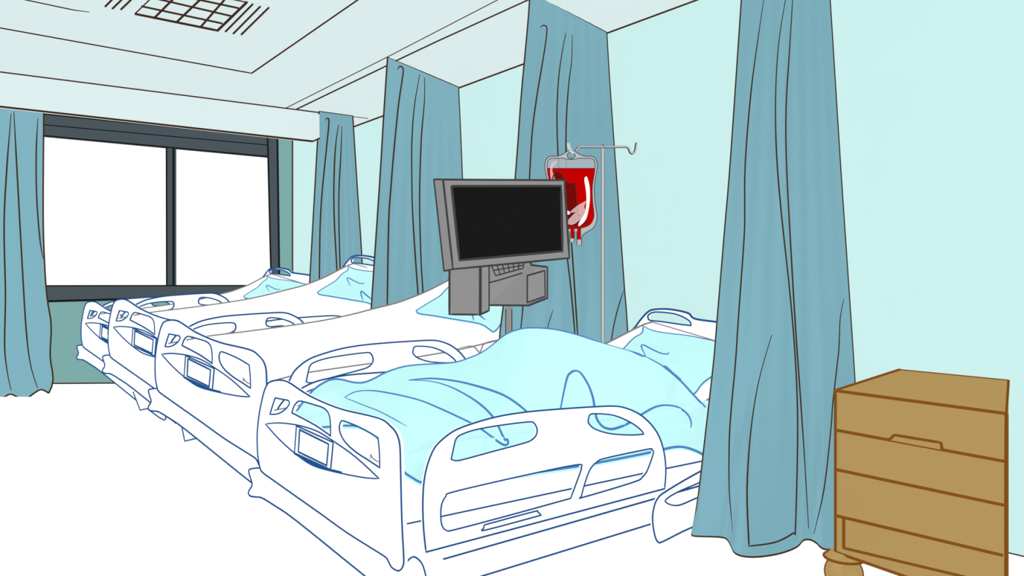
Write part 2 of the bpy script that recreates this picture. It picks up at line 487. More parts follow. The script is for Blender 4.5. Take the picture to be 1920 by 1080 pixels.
# ------------------------------------------------------------------ beds
TIP1 = (498.0, 796.0)
OUT = [(483, 824.5), (484, 852), (487.8, 874.5), (492.8, 885.6), (515, 902), (556.7, 931.5), (600, 962), (650, 998), (700, 1029.5), (722, 1043.5), (728, 1050), (734.5, 1063), (745.6, 1070), (752.5, 1067.5), (756.7, 1059), (757.5, 1045), (754, 974.5), (751.7, 880), (751, 846.7), (749, 827), (742.8, 810.6), (731.7, 798), (717.8, 787), (690, 778.6), (651, 770), (617.8, 759), (581.7, 742.5), (559.5, 728.6), (540, 716), (523.3, 712.5), (506.7, 716), (499.7, 724.5), (494, 741), (487, 774.5), (483.6, 805)]
H1 = [(516.4, 746), (516.4, 746), (531.7, 749), (540.6, 750.8), (543.3, 756.4), (537, 766), (526, 774), (516.4, 776.7), (506.7, 776.7), (506.7, 776.7), (511, 762)]
H2 = [(564.5, 752), (590, 759), (606.7, 764.7), (616.4, 774.5), (620, 791), (620.6, 817.5), (620.6, 817.5), (592.8, 798), (559.5, 780), (547.8, 774), (547.8, 774), (551, 763.3), (556.7, 755)]
H3 = [(644, 789), (667.8, 798), (690, 809), (709.5, 821), (709.5, 821), (712, 846.7), (712.8, 877), (712.8, 877), (690, 862), (670.6, 849.5), (651, 832.8), (640, 816), (636.7, 802), (638.6, 792.5)]
LENS = [(497.8, 795), (497.8, 795), (523, 793), (556.7, 797), (592.8, 807.8), (624.7, 827), (667.8, 857.8), (710.8, 897.5), (710.8, 897.5), (679, 895), (623, 883.6), (584.5, 871.7), (552.5, 849.5), (523, 823)]
TABO = [(556, 798.5), (624.7, 829.5), (620, 880.5), (552.5, 849.5)]
TABI = [(562, 805.8), (616.4, 832.8), (612.8, 873), (560, 847.5)]
BUMP = [(494, 874), (488, 877), (476, 878), (467.8, 880.5), (467, 885.6), (470.6, 898), (473, 906), (472, 912), (467, 920), (466.4, 926), (470.5, 930.5), (481.7, 932), (491, 933.5), (515, 948), (556.7, 977), (681.7, 1078), (730, 1115), (795, 1160), (800, 1130), (800, 1090), (793, 1060.6), (784.5, 1049), (776, 1044), (768, 1048), (758, 1058), (752, 1056), (740, 1040), (600, 945), (505, 878)]
RAIL = [(798.4, 1035), (798.4, 1035), (794, 992), (792.4, 944.7), (794.6, 903.7), (801, 872), (812, 844), (826, 826.6), (851.3, 807.7), (886, 794), (933, 781), (986.7, 772.4), (1049.7, 766.8), (1112.7, 762.7), (1150.5, 761.4), (1172.5, 765), (1197.7, 776), (1219.7, 795), (1235.5, 818.7), (1245, 850), (1248, 885), (1245.5, 916.3), (1245.5, 916.3)]
R1 = [(845.6, 861), (845.6, 861), (854.5, 863.7), (870, 861), (923.7, 846.4), (980.4, 831.3), (996, 825), (1005, 815.6), (1006.6, 804.5), (1001, 793.5), (990, 791), (936.3, 797.6), (892, 805.5), (864, 815), (854.5, 823.4), (850.7, 837.6)]
R2 = [(1105.7, 777.8), (1115.8, 775.6), (1150.5, 778.7), (1182, 792), (1201, 806), (1206.5, 814), (1206.5, 814), (1182, 815.6), (1144, 813), (1115.8, 804.6), (1103.2, 793.5), (1103, 785.7)]
R3 = [(851.3, 921.7), (980.4, 891.8), (1081, 871.3), (1089, 877), (1088.4, 883.3), (1069.5, 934.3), (1069.5, 934.3), (961.5, 964.2), (854.5, 992.5), (837, 994.4), (828.6, 985.6), (826, 966.7), (827.7, 946.2), (835.6, 930.5)]
R4 = [(1134.7, 859), (1213.4, 842.3), (1221.3, 843.3), (1224.5, 850), (1213.4, 881.7), (1204, 894.3), (1188.2, 903.7), (1093.8, 932), (1090, 929), (1100, 894.3), (1108, 877), (1119, 866)]
SLOT = [(908, 984), (999.3, 959.5), (1007.2, 959.5), (1014.4, 965.8), (1014.4, 965.8), (911, 993.5), (906.4, 990.3), (908, 984)]
HRAIL = [(1500, 850), (1440, 838), (1380, 852), (1314, 883), (1251, 919.5), (1232.3, 935), (1224.5, 957.3), (1223.5, 979.3), (1227.6, 1004.5), (1234, 1016.5), (1245, 1014), (1298.4, 988), (1400, 950), (1500, 925)]
HR1 = [(1420, 868), (1380, 873), (1311, 904.7), (1270, 922.6), (1249.6, 935.2), (1248, 941.5), (1260.6, 947.2), (1276.4, 946.2), (1308, 932.7), (1380, 903), (1425, 890)]
FRAIL = [(512, 800), (512, 785), (521, 766), (530, 753), (542, 741), (563.5, 729), (593.6, 715), (640, 705), (683, 700.5), (751, 696), (793, 695), (819, 704), (836.5, 717), (848, 740), (850, 790), (850, 790), (700, 805), (512, 800)]
FR1 = [(566, 745), (572, 736), (608, 724), (665, 719), (676, 726), (674, 737), (662, 744), (600, 757), (575, 758)]
FR2 = [(754.6, 708), (776, 708), (797, 713), (813, 720), (815, 726), (790, 730), (756, 728), (749, 720)]
HEAD = [(1100, 700), (1100, 700), (1150, 655), (1187, 618), (1201, 600), (1215, 585), (1229, 580), (1256.7, 580), (1290, 587), (1302.5, 597.5), (1342.8, 603.6), (1400, 612), (1445, 622), (1450, 660), (1452, 740), (1452, 740), (1100, 740), (1100, 740)]
HD1 = [(1216, 590.5), (1229, 585), (1262, 587.8), (1281.7, 594.7), (1294, 603), (1296, 610.5), (1296, 610.5), (1279, 608.6), (1240, 603), (1220.5, 601), (1215.5, 597.5)]
FAR = [(488, 776), (508, 771), (545, 764), (603, 753), (700, 741), (790, 729), (882, 715), (950, 701), (1008, 686), (1060, 673), (1097, 660), (1134.4, 644.7), (1187, 618), (1206.7, 608.6), (1222, 604)]
NEAR = [(757, 862), (800, 850), (850, 839), (995, 818), (1110, 802), (1208, 785), (1276, 769), (1313, 758), (1360, 725), (1438, 668)]
PIL = [(1111, 690), (1111, 690), (1135, 675), (1166.4, 656), (1179, 643), (1190, 632.8), (1204, 624), (1205.8, 611.4), (1205.8, 611.4), (1223, 619.7), (1251, 625), (1290, 629.4), (1340, 639.7), (1385, 650), (1385, 650), (1375, 670), (1345, 698), (1318, 718), (1306, 734), (1296, 741), (1287, 735), (1265, 722), (1210, 712), (1150, 702), (1117, 697)]
WR = [(2.6, [(1212, 671), (1202.5, 650), (1208, 647.5), (1222, 655), (1240, 662.8), (1251, 664), (1254.7, 661)]), (3.2, [(1250, 714), (1244, 694), (1247, 687), (1262, 700), (1277, 712)])]

SUP = []
def clipx(poly, c):
    out = []
    for i, p in enumerate(poly):
        q = poly[(i + 1) % len(poly)]
        if p[0] <= c: out.append(p)
        if (p[0] <= c) != (q[0] <= c):
            t = (c - p[0]) / (q[0] - p[0]); out.append((c, p[1] + (q[1] - p[1]) * t))
    return out
def make_bed(k):
    s, tx, ty = k['s'], k['tip'][0], k['tip'][1]
    sh, hx, hy = k.get('sh', s), k.get('htip', k['tip'])[0], k.get('htip', k['tip'])[1]
    def T(p): return (tx + s * (p[0] - TIP1[0]), ty + s * (p[1] - TIP1[1]))
    def TH(p): return (tx + sh * (p[0] - TIP1[0]), ty + sh * (p[1] - TIP1[1]))
    nf, nh, ff, fh = k['nf'], k['nh'], k['ff'], k['fh']
    w = k['w']; iw = k['iw']
    z0 = 0
    ox = ((nf[0] + fh[0]) / 2, (nf[1] + fh[1]) / 2, 0)
    root = thing('hospital_bed', ox, k['label'], 'bed', 'white hospital beds in a row')
    fdir = Vector((nf[0] - ff[0], nf[1] - ff[1], 0)).normalized()      # far -> near along foot
    fin = Vector((-fdir[1], fdir[0], 0))
    if fin[0] < 0: fin = -fin                                          # towards the head
    ndir = Vector((nh[0] - nf[0], nh[1] - nf[1], 0)).normalized()
    nin = Vector((-ndir[1], ndir[0], 0))
    if nin[1] < 0: nin = -nin                                          # towards the far side
    def shift(a, v, t): return (a[0] + v[0] * t, a[1] + v[1] * t)
    def foot(p, off=0.0): return PP(p[0], p[1], shift(ff, fin, off), shift(nf, fin, off))
    def near(p, off=0.0): return PP(p[0], p[1], shift(nf, nin, off), shift(nh, nin, off))
    def far(p, off=0.0): return PP(p[0], p[1], shift(ff, nin, off), shift(fh, nin, off))
    xmax = W - .03
    # footboard
    m = M()
    out = [T(p) for p in smooth(OUT, 3, True)]
    if k.get('cut'): out = clipx(out, k['cut'])
    hs = [[T(p) for p in smooth(h, 3, True)] for h in (H1, H2, H3)]
    if k.get('cut'): hs = [h for h in hs if max(p[0] for p in h) < k['cut'] - 3]
    m.plate([foot(p) for p in out], [[foot(p) for p in h] for h in hs], fin * .012)
    eps = -fin * .001
    ink3(m, [foot(p) + eps for p in out], w, 1, True)
    for h in hs: ink3(m, [foot(p) + eps for p in h], w * .9, 1, True)
    fb = link('footboard', m, [white, i_bed], root)
    m = M(); ln = [T(p) for p in smooth(LENS, 4, True)]
    if k.get('cut'): ln = clipx(ln, k['cut'] - 3)
    m.plate([foot(p, -.006) for p in ln], [], fin * .006)
    ink3(m, [foot(p, -.007) for p in ln], w * .85, 1, True)
    low = [T(p) for p in smooth([(552.5, 850), (584, 868), (610, 878), (640, 886)], 4)]
    if not k.get('cut'): ink3(m, [foot(p, -.008) for p in low], w * 1.3, 1)
    pn = link('oval_panel', m, [white, i_bed], fb)
    m = M()
    tb = [T(p) for p in TABO]; ti = [T(p) for p in TABI]
    m.plate([foot(p, -.014) for p in tb], [], fin * .008)
    ink3(m, [foot(p, -.015) for p in resample(tb + tb[:1], 15)], w * .9, 1)
    ink3(m, [foot(p, -.015) for p in resample(ti + ti[:1], 15)], w * 1.1, 1)
    link('name_plate', m, [white, i_bed], fb)
    # bumper
    m = M(); bp = [T(p) for p in smooth(BUMP, 3, True)]
    if k.get('cut'): bp = clipx(bp, k['cut'] - 1)
    m.plate([foot(p, .024) for p in bp], [], fin * .07)
    ink3(m, [foot(p, .023) for p in bp], w, 1, True)
    link('bumper', m, [white, i_bed], root)
    # head board
    m = M()
    hA = shift(nh, ndir, k.get('ho', .09)); hB = shift(fh, ndir, k.get('ho', .09))
    hA = (min(hA[0], xmax - .03), hA[1]); hB = (min(hB[0], xmax - .03), hB[1])
    hd = [TH(p) for p in smooth(HEAD, 4, True)]; hh = [TH(p) for p in smooth(HD1, 4, True)]
    m.plate([PP(p[0], p[1], hA, hB) for p in hd], [[PP(p[0], p[1], hA, hB) for p in hh]], (.02, 0, 0))
    ink3(m, [PP(p[0], p[1], hA, hB) for p in hd], w * 1.25, 1, True); ink3(m, [PP(p[0], p[1], hA, hB) for p in hh], w * .95, 1, True)
    link('headboard', m, [white, i_bed], root)
    # mattress: near edge, far edge, surface between
    def T2(p):
        t = max(0, min(1, (p[0] - 700) / 500)); a = T(p); b = TH(p)
        return (a[0] + (b[0] - a[0]) * t, a[1] + (b[1] - a[1]) * t)
    N_, G = 48, 10
    Fp = [far(T2(p)) for p in param(smooth(FAR, 6), N_)]
    fo = shift(nf, fin, .05)
    Np = [near(T2(p), k.get('mo', .1)) for p in param(smooth(NEAR, 6), N_)]
    for L in (Fp, Np):
        for p in L: p[0] = min(p[0], xmax - .06)
    m = M(); rows = []
    for j in range(N_ + 1):
        r = [Np[j].lerp(Fp[j], i / G) for i in range(G + 1)]
        th = k.get('th', .17)
        rows.append([r[0] + Vector((0, .02, -th))] + r + [r[-1] + Vector((0, -.02, -th))])
    m.grid(rows); m.grid([[r[0] for r in rows], [r[-1] for r in rows]])
    for r in (rows[0], rows[-1]): m.add(r, [tuple(range(len(r)))])
    bv = m.bvh(0)
    ink3(m, [p - nin * .004 for p in Fp], iw * 1.45); ink3(m, Np, iw); ink3(m, rows[-1][1:-1], iw); ink3(m, [rows[0][0], rows[0][1]], iw)
    if k['s'] < .9:
        ink(m, [T(p) for p in [(1208, 782), (1236, 776), (1251, 778), (1262, 790), (1267, 785), (1276, 769), (1313, 759)]], iw, bvh=bv)
    ink(m, [T(p) for p in [(690, 860), (695, 859), (695, 852), (695, 852), (701, 861), (712, 867)]], iw * .8, bvh=bv)
    link('mattress', m, [linen, i_gry], root)
    if k['s'] == 1.0: SUP.append(bv)
    # rails
    def rail(name, outl, holes, fn, off, extra=(), lim=None):
        m = M()
        o_ = [T(p) for p in smooth(outl, 4, True)]
        if lim: o_ = [(min(p[0], lim), p[1]) for p in o_]
        h_ = [[T(p) for p in smooth(h, 4, True)] for h in holes]
        m.plate([fn(p, off) for p in o_], [[fn(p, off) for p in h] for h in h_], nin * .010)
        e = -nin * .001
        ink3(m, [fn(p, off) + e for p in o_], w, 1, True)
        for h in h_: ink3(m, [fn(p, off) + e for p in h], w * .9, 1, True)
        for x in extra: ink3(m, [fn(T(p), off) + e for p in smooth(x, 4)], w * .9, 1)
        return link(name, m, [white, i_bed], root)
    rail('side_rail', RAIL, [R1, R2, R3, R4], near, .0, [SLOT])
    rail('side_rail', HRAIL, [HR1], near, -.03)
    rail('side_rail', FRAIL, [FR1, FR2], far, .04)
    # deck and lower frame: solid boxes between near and far side
    def deck(name, top, bot, no, fo_, inkt, inkb=False):
        m = M()
        def q(pts): return [near(T(p), no) for p in param(pts, 24)]
        t_, b_ = q(top), q(bot)
        for L in (t_, b_):
            for p in L: p[0] = min(p[0], xmax - .1)
        n_ = len(t_); rows = []
        a0, a1 = Vector((nf[0], nf[1], 0)), Vector((nh[0], nh[1], 0)); c0, c1 = Vector((ff[0], ff[1], 0)), Vector((fh[0], fh[1], 0))
        for j in range(n_):
            u = (t_[j] - a0).dot(ndir) / (a1 - a0).length; u = max(0.0, min(1, u))
            f = c0.lerp(c1, u) - nin * fo_
            rise = k.get('rise', 0) * (1 - u)
            rows.append([t_[j], b_[j], Vector((f[0], f[1], b_[j].z + rise)), Vector((f[0], f[1], t_[j].z + rise)), t_[j]])
        m.grid(rows)
        for r in (rows[0], rows[-1]): m.add(r[:4], [(0, 1, 2, 3)])
        if inkt: ink3(m, [p - nin * .001 for p in t_], inkt)
        if inkb: ink3(m, [p - nin * .001 for p in b_], inkb)
        return link(name, m, [white, i_bed], root)
    fo_ = k.get('fo', .1); s0 = k.get('s0', 763)
    deck('mattress_deck', [(s0, 982 - (s0 - 763) * .214), (1248, 878.5), (1317, 864.4), (1440, 838)], [(s0, 1040 - (s0 - 763) * .237), (1248, 925), (1440, 878)], .05, fo_, w * .9)
    deck('base_frame', [(s0 + 20, 1062 - (s0 - 763) * .286), (1232, 933.7), (1440, 874)], [(s0 + 20, 1117 - (s0 - 763) * .31), (1223, 981.5), (1440, 915)], .02, fo_ + .04, w, w)
    # legs with casters
    a, b, c, d = nf, nh, fh, ff
    def quad(u, v):
        p = Vector((a[0], a[1], 0)).lerp(Vector((b[0], b[1], 0)), u); q = Vector((d[0], d[1], 0)).lerp(Vector((c[0], c[1], 0)), u)
        return p.lerp(q, v)
    u0 = k.get('u0', .14)
    for u, v in ((u0, .2), (u0, .8), (.86, .2), (.86, .8)):
        p = quad(u, v); zt_ = k['zb']
        m = M()
        if zt_ > .1: m.box(p[0] - .025, p[1] - .025, .07, p[0] + .025, p[1] + .025, zt_ + .02)
        prof = []
        cy_ = .035
        vs = []; fs = []
        nn = 16
        for sx in (-.012, .012):
            for i in range(nn):
                an = 2 * math.pi * i / nn; vs.append((p[0] + .035 * math.cos(an), p[1] + sx, cy_ + .035 * math.sin(an)))
        for i in range(nn): fs.append((i, (i + 1) % nn, nn + (i + 1) % nn, nn + i))
        fs += [tuple(range(nn)), tuple(range(2 * nn - 1, nn - 1, -1))]
        m.add(vs, fs)
        m.box(p[0] - .02, p[1] - .02, .055, p[0] + .02, p[1] + .02, max(.08, zt_ + .02) if zt_ <= .1 else .08)
        link('leg', m, [white], root)
    if k.get('brk'):
        m = M(); q = k['brk']
        m.plate([foot(p, .12) for p in q], [], fin * .06)
        ink3(m, [foot(p, .119) for p in resample(q[:3] , 8)], w * .9)
        link('foot_bracket', m, [white, i_bed], root)
    # pillow
    pl = [T2(p) for p in smooth(PIL, 3, True)]
    pts = []
    bv2 = bv
    up_ = Vector((0, 0, 1))
    # support plane through mattress head area
    A0, A1, A2 = rows[int(N_ * .72)][1], rows[-1][1], rows[-1][G + 1]
    nr = (A1 - A0).cross(A2 - A0).normalized()
    if nr.z < 0: nr = -nr
    off = .015
    for x, y in pl:
        dd = (P(x, y, 1) - CAM)
        h = bv2.ray_cast(CAM, dd.normalized())
        if h[0] is not None: p = h[0]
        else:
            t = nr.dot(A0 - CAM) / nr.dot(dd); p = CAM + dd * t
        p = p + (CAM - p).normalized() * .03
        p[0] = min(p[0], xmax - .08)
        pts.append(p)
    c = sum(pts, Vector()) / len(pts)
    m = M(); rings = []
    for t in (1.0, .93, .8, .6, .35, .12):
        rings.append([c.lerp(p, t) + nr * (.03 * (1 - t * t)) for p in pts])
    rings = [[p for p in r] + [r[0]] for r in rings]
    m.grid(rings); m.add(rings[-1][:-1], [tuple(range(len(pts)))])
    m.grid([rings[0], [p - nr * .02 for p in rings[0]]])
    bvp = m.bvh(0)
    ink3(m, [p + (CAM - p).normalized() * .004 for p in pts], w * .85, 1, True)
    for wd_, l in WR: ink(m, [T2(p) for p in l], wd_ * k['s'] ** .6, bvh=bvp)
    if k['s'] == 1.0: SUP.append(bvp)
    o = link('pillow', m, [blan_m, i_blk], shade=False); tag(o, k['plabel'], 'pillow', 'aqua pillows on the beds')
    return root

BEDS = [
 dict(s=1.0, tip=TIP1, nf=(1.151, 1.95), nh=(3.40, 2.03), ff=(1.25, 3.41), fh=(3.40, 2.98), w=2.7, iw=2.4, zb=.12, mo=.16,
      label='hospital bed under the rumpled aqua blanket, nearest of the row', plabel='aqua pillow on the blanketed bed, half hidden by the nearest curtain'),
 dict(s=.779, tip=(303, 665), nf=(1.33, 3.53), nh=(3.25, 3.64), ff=(1.14, 4.78), fh=(3.22, 4.72), w=2.6, iw=2.3, zb=.27, rise=.1, fo=.2, s0=800, u0=.2, mo=.04,
      brk=[(339, 790), (346.7, 827), (368, 822), (374, 800)],
      label='bare white hospital bed just behind the blanketed one, next to the monitor cart', plabel='aqua pillow partly behind the grey computer cart'),
 dict(s=.635, sh=.622, tip=(212.7, 614), nf=(1.31, 5.02), nh=(3.25, 5.32), ff=(1.19, 6.4), fh=(3.28, 6.47), w=2.4, iw=2.1, ho=.03, zb=.4, rise=.05, cut=332, fo=.3, s0=863, u0=.25, mo=.04,
      brk=[(250, 735), (263, 769), (279, 765.5), (290, 750)],
      label='bare white hospital bed whose pillow is cut by the curtain left of the monitor', plabel='aqua pillow with two crease marks, cut by the curtain left of the monitor'),
 dict(s=.497, sh=.482, tip=(160, 606.7), nf=(1.60, 6.78), nh=(3.22, 6.98), ff=(1.30, 8.2), fh=(3.16, 8.25), w=2.2, iw=1.9, zb=.42, rise=.03, fo=.5, s0=863, u0=.3, mo=.04,
      label='bare white hospital bed farthest away, right below the window', plabel='small aqua pillow on the farthest bed, below the window'),
]
for k in BEDS: make_bed(k)

# ------------------------------------------------------------------ blanket
S = [(545, 797, 3.28), (553, 777, 3.3), (570, 752, 3.34), (584, 735, 3.36), (600, 722, 3.37), (620, 712, 3.38), (640, 712, 3.4), (660, 717, 3.42), (680, 718, 3.43), (700, 711, 3.45), (725, 698, 3.48), (760, 687, 3.51), (800, 683, 3.56), (850, 680, 3.62), (880, 671, 3.68), (905, 660, 3.73), (928, 643, 3.75), (950, 626, 3.77), (975, 617, 3.79), (1000, 614.5, 3.81), (1040, 617.5, 3.86), (1080, 627, 3.93), (1120, 640, 3.98), (1160, 652, 3.97), (1190, 661, 3.95), (1240, 685, 3.85), (1275, 713, 3.73), (1300, 740, 3.6), (1330, 772, 3.46), (1352, 800, 3.36)]
Nn = [(545, 799, 3.27), (575, 801, 3.08), (600, 801.5, 2.95), (665, 798, 2.68), (700, 812, 2.54), (730, 850, 2.42), (752, 880, 2.36), (775, 897, 2.35), (797, 906, 2.38), (850, 903, 2.44), (950, 893, 2.605), (1050, 879, 2.78), (1090, 873, 2.85), (1160, 860, 2.99), (1225, 847, 3.13), (1265, 838, 3.22), (1290, 840, 3.27), (1318, 852, 3.31), (1345, 872, 3.33)]
m = M(); NT, NW = 130, 44
def near_hit(x, y, d0):
    dd = (P(x, y, 1) - CAM).normalized(); best = P(x, y, d0)
    for b in SUP:
        h = b.ray_cast(CAM, dd)
        if h[0] is not None and depth(h[0]) - .07 < depth(best): best = h[0] - dd * (.03 if x < 1270 else .07)
    return best
Sp = [near_hit(*p) if p[0] > 1100 else P(*p) for p in param(smooth(S, 3), NT)]
Npx = param(smooth(Nn, 3), NT)
Np = [P(*p) for p in Npx]
rows = []
for i in range(NT + 1):
    r = []
    for j in range(NW + 1):
        w_ = j / NW
        q = Np[i].lerp(Sp[i], w_)
        lin_z = q.z; zn, zs = Np[i].z, Sp[i].z
        dz = max(0.0, zs - zn)
        e = (1 - (1 - min(1, w_ / .45)) ** 2) if w_ < .45 else 1
        q.z = zn + dz * (w_ ** .55) + .012 * math.sin(9 * w_ + i * .12) * math.sin(math.pi * w_)
        if q.z < zn: q.z = zn
        if 0 < j < NW:
            for b in SUP:
                for dy in (0, .05):
                    h = b.ray_cast(Vector((q.x, q.y + dy, 3)), Vector((0, 0, -1)))
                    if h[0] is not None and h[0].z > q.z - .022: q.z = h[0].z + .022
        r.append(q)
    bdir = Vector((rayxy(Npx[i][0])[0], rayxy(Npx[i][0])[1], 0)).normalized()
    s_ = Sp[i]
    rd = Vector((s_[0], s_[1], 0)).normalized()
    drop = max(.02, min(.3, s_.z - .58)) * (0 if i > NT * .8 or i < 4 else 1)
    for t in (.35, .7, 1.0):
        q = s_ + rd * (.2 * t) * (0.15 if drop == 0 else 1) - Vector((0, 0, drop * t * t + (.01 if drop == 0 else .01)))
        r.append(q)
    rows.append(r)
m.grid(rows)
bv = m.bvh(0)
under = [[p - Vector((0, 0, .012)) for p in r] for r in rows]
m.grid(under)
m.grid([[r[0] for r in rows], [r[0] for r in under]]); m.grid([[r[-1] for r in rows], [r[-1] for r in under]])
m.grid([rows[0], under[0]]); m.grid([rows[-1], under[-1]])
def seg_w(pts, px, ws):
    r = []
    for p, x in zip(pts, px):
        for (xa, wa), (xb, wb) in zip(ws, ws[1:]):
            if xa <= x <= xb: w0 = wa + (wb - wa) * (x - xa) / (xb - xa); break
        else: w0 = ws[-1][1]
        r.append(w0 * depth(p) / F / 2)
    return r
spx = [p[0] for p in param(smooth(S, 3), NT)]
m.tube([p + (CAM - p).normalized() * (.012 if x < 1190 else .02) for p, x in zip(Sp, [q[0] for q in param(smooth(S, 3), NT)])], seg_w(Sp, spx, [(540, 4.5), (700, 4.5), (800, 3), (1100, 2.6), (1130, 1.4), (1180, 1.4), (1195, 4), (1360, 4)]), 1)
m.tube([p + (CAM - p).normalized() * .012 for p in Np], seg_w(Np, [p[0] for p in Npx], [(540, 4.4), (1400, 5)]), 1)
for wpx, l in [
 (4.4, [(766, 713), (766, 713), (790, 711), (814.8, 710.5), (846, 713.8), (877.8, 720), (925, 733.6), (956.5, 748.4), (988, 772.7), (1003, 790)]),
 (3.8, [(766, 713), (808.5, 715.4), (846, 726.4), (884, 746.8), (909, 765.7), (925, 783), (931.6, 793.5), (945.8, 823.4), (950.5, 823.4), (952.7, 829.7), (948.3, 834.5), (936.3, 829.7), (901.7, 804.5), (884, 794), (830.5, 769), (783, 750), (720, 735.8), (688.9, 732.7), (663.7, 735.8), (646.4, 745.3), (646.4, 745.3)]),
 (1.9, [(646.4, 745.3), (676.3, 757.9), (714, 772.7), (762.9, 799.4)]),
 (4.2, [(1047, 785), (1051, 765.6), (1062, 712.8), (1069, 700), (1079, 695.6), (1090, 701.7), (1104, 724), (1111.7, 746), (1114.4, 761.4), (1119, 785), (1129, 799), (1144, 804.4), (1159.4, 801.7), (1179, 793), (1204, 777), (1229, 763.6), (1251, 760.6), (1273.3, 765), (1290, 778), (1296, 793), (1295, 801.7)])]:
    ink(m, l, wpx, bvh=bv)
o = link('blanket', m, [blan_m, i_blk], shade=True)
tag(o, 'rumpled aqua blanket heaped over the nearest bed', 'blanket')

# ------------------------------------------------------------------ computer cart
cx_, cy_ = P(954, 600, 4.10)[:2]
cx_, cy_ = P(954, 600, 4.13)[:2]
cart = thing('computer_cart', (cx_, cy_, 0), 'grey computer cart with a tilted black screen standing between the first two beds', 'computer cart')
def quadbox(mm, fr, back, mat=0):
    mm.add(list(fr) + list(back), [(0, 1, 2, 3), (7, 6, 5, 4), (0, 4, 5, 1), (1, 5, 6, 2), (2, 6, 7, 3), (3, 7, 4, 0)], mat)
def lns(mm, pts, w, mat=1, k=.002):
    q = []
    for a, b in zip(pts, pts[1:]):
        for i in range(6): q.append(Vector(a).lerp(Vector(b), i / 6))
    q.append(Vector(pts[-1]))
    ink3(mm, [p + (CAM - p).normalized() * k for p in q], w, mat)
m = M()
dl_, dr_ = 3.66, 3.95
fr = [P(830.8, 336.7, dl_), P(1058, 338, dr_), P(1067.5, 483.9, dr_ - .02), P(849.4, 504.7, dl_ - .02)]
bo = P(813.6, 336, dl_ + .07) - fr[0]
bk = [p + bo for p in fr]; bk[3] = P(832.8, 508.3, dl_ + .05)
quadbox(m, fr, bk)
lns(m, fr + fr[:1], 3.4); lns(m, [fr[0], bk[0], bk[3], fr[3]], 3.2)
mon = link('monitor', m, [grey_m, i_dgr], cart)
m = M()
def on(px, py, q=fr):
    n_ = (q[1] - q[0]).cross(q[3] - q[0]).normalized(); d_ = P(px, py, 1) - CAM
    return CAM + d_ * (n_.dot(q[0] - CAM) / n_.dot(d_))
sc_ = [on(846.7, 349), on(1051.7, 348.6), on(1054.4, 470.8), on(861.4, 488)]
tc_ = (CAM - sc_[0]).normalized() * .004
quadbox(m, [p + tc_ for p in sc_], sc_)
lns(m, [p + tc_ for p in sc_ + sc_[:1]], 4.0, 1)
link('screen', m, [screen_m, i_dgr], mon)
m = M()
b1 = [P(842.8, 500, 3.78), P(900, 496, 3.86), P(899.5, 590, 3.86), P(842.5, 589.4, 3.78)]
bx = P(916.4, 494, 4.02) - b1[1]
b1b = [b1[0] + bx, P(916.4, 494, 4.02), P(916.4, 582.5, 4.02), b1[3] + bx]
quadbox(m, b1, b1b)
lns(m, [b1[0], b1[3], b1[2], b1[1]], 3.4); lns(m, [b1[2], b1b[2], b1b[1]], 3.4)
lns(m, [P(902, 496, 3.85), P(902, 590, 3.85)], 2.4)
link('drive_case', m, [grey_m, i_dgr], cart)
m = M()
# keyboard housing
q0 = [P(917, 488, 4.05), P(993, 488, 4.12), P(996.7, 497, 4.13), P(1026, 500.6, 4.3), P(1026, 558.9, 4.3), P(990.6, 572.8, 4.08), P(917, 572.2, 4.05)]
off_ = Vector((FW[0], FW[1], 0)) * .12
n_ = len(q0)
m.add(q0 + [p + off_ for p in q0], [tuple(range(n_)), tuple(range(2 * n_ - 1, n_ - 1, -1))] + [(i, (i + 1) % n_, (i + 1) % n_ + n_, i + n_) for i in range(n_)])
lns(m, [q0[1], q0[2], q0[3], q0[4], q0[5], q0[6]], 3.4)
lns(m, [P(917.8, 530, 4.03), P(940, 524, 4.03), P(979.4, 511.7, 4.05)], 2.6)
kb = link('keyboard_housing', m, [grey_m, i_dgr], cart)
m = M()
sq = [(988.6, 516.7), (1021, 507.5), (1022, 555.6), (988.6, 567.2)]
def dk(x): return 4.04 + (x - 988) / 38 * .2
qa = [P(x, y, dk(x)) for x, y in sq]
quadbox(m, qa, [p + off_ * .2 for p in qa]); lns(m, qa + qa[:1], 2.8)
link('side_hatch', m, [grey_m, i_dgr], kb)
m = M()
ka, kb_, kc, kd = (921, 497), (983, 491), (980.8, 503), (929.4, 517)
def KP(u, v):
    a_ = lp(ka, kb_, u); b_ = lp(kd, kc, u); p = lp(a_, b_, v); return P(p[0], p[1], 4.02)
quadbox(m, [KP(0, 0), KP(1, 0), KP(1, 1), KP(0, 1)], [KP(0, 0) + off_ * .15, KP(1, 0) + off_ * .15, KP(1, 1) + off_ * .15, KP(0, 1) + off_ * .15])
for v in (0, .5, 1): lns(m, [KP(0, v), KP(1, v)], 2.4)
for i in range(7): lns(m, [KP(i / 6, 0), KP(i / 6, 1)], 2.2)
link('keyboard', m, [grey_m, i_dgr], kb)
m = M(); r_ = 5.2 / F * 4.10
m.lathe((cx_, cy_, 0), [(r_, .04), (r_, EYE - .06)], 16)
for sgn in (-1, 1):
    o_ = Vector((RT[0], RT[1], 0)) * r_ * sgn
    ink3(m, [Vector((cx_, cy_, z / 10)) + o_ for z in range(2, 11)], 2.6)
link('pole', m, [grey_m, i_dgr], cart)
m = M(); m.lathe((cx_, cy_, 0), [(.12, 0), (.12, .025), (.03, .045)], 24); link('base', m, [grey_m], cart)
m = M(); a_ = P(954, 470, 4.10); m.tube([(cx_, cy_, EYE + .05), (cx_, cy_, EYE + .25), tuple(fr[0].lerp(fr[2], .5) + bo * .6)], .02, 0, 8); link('arm', m, [grey_m], cart)

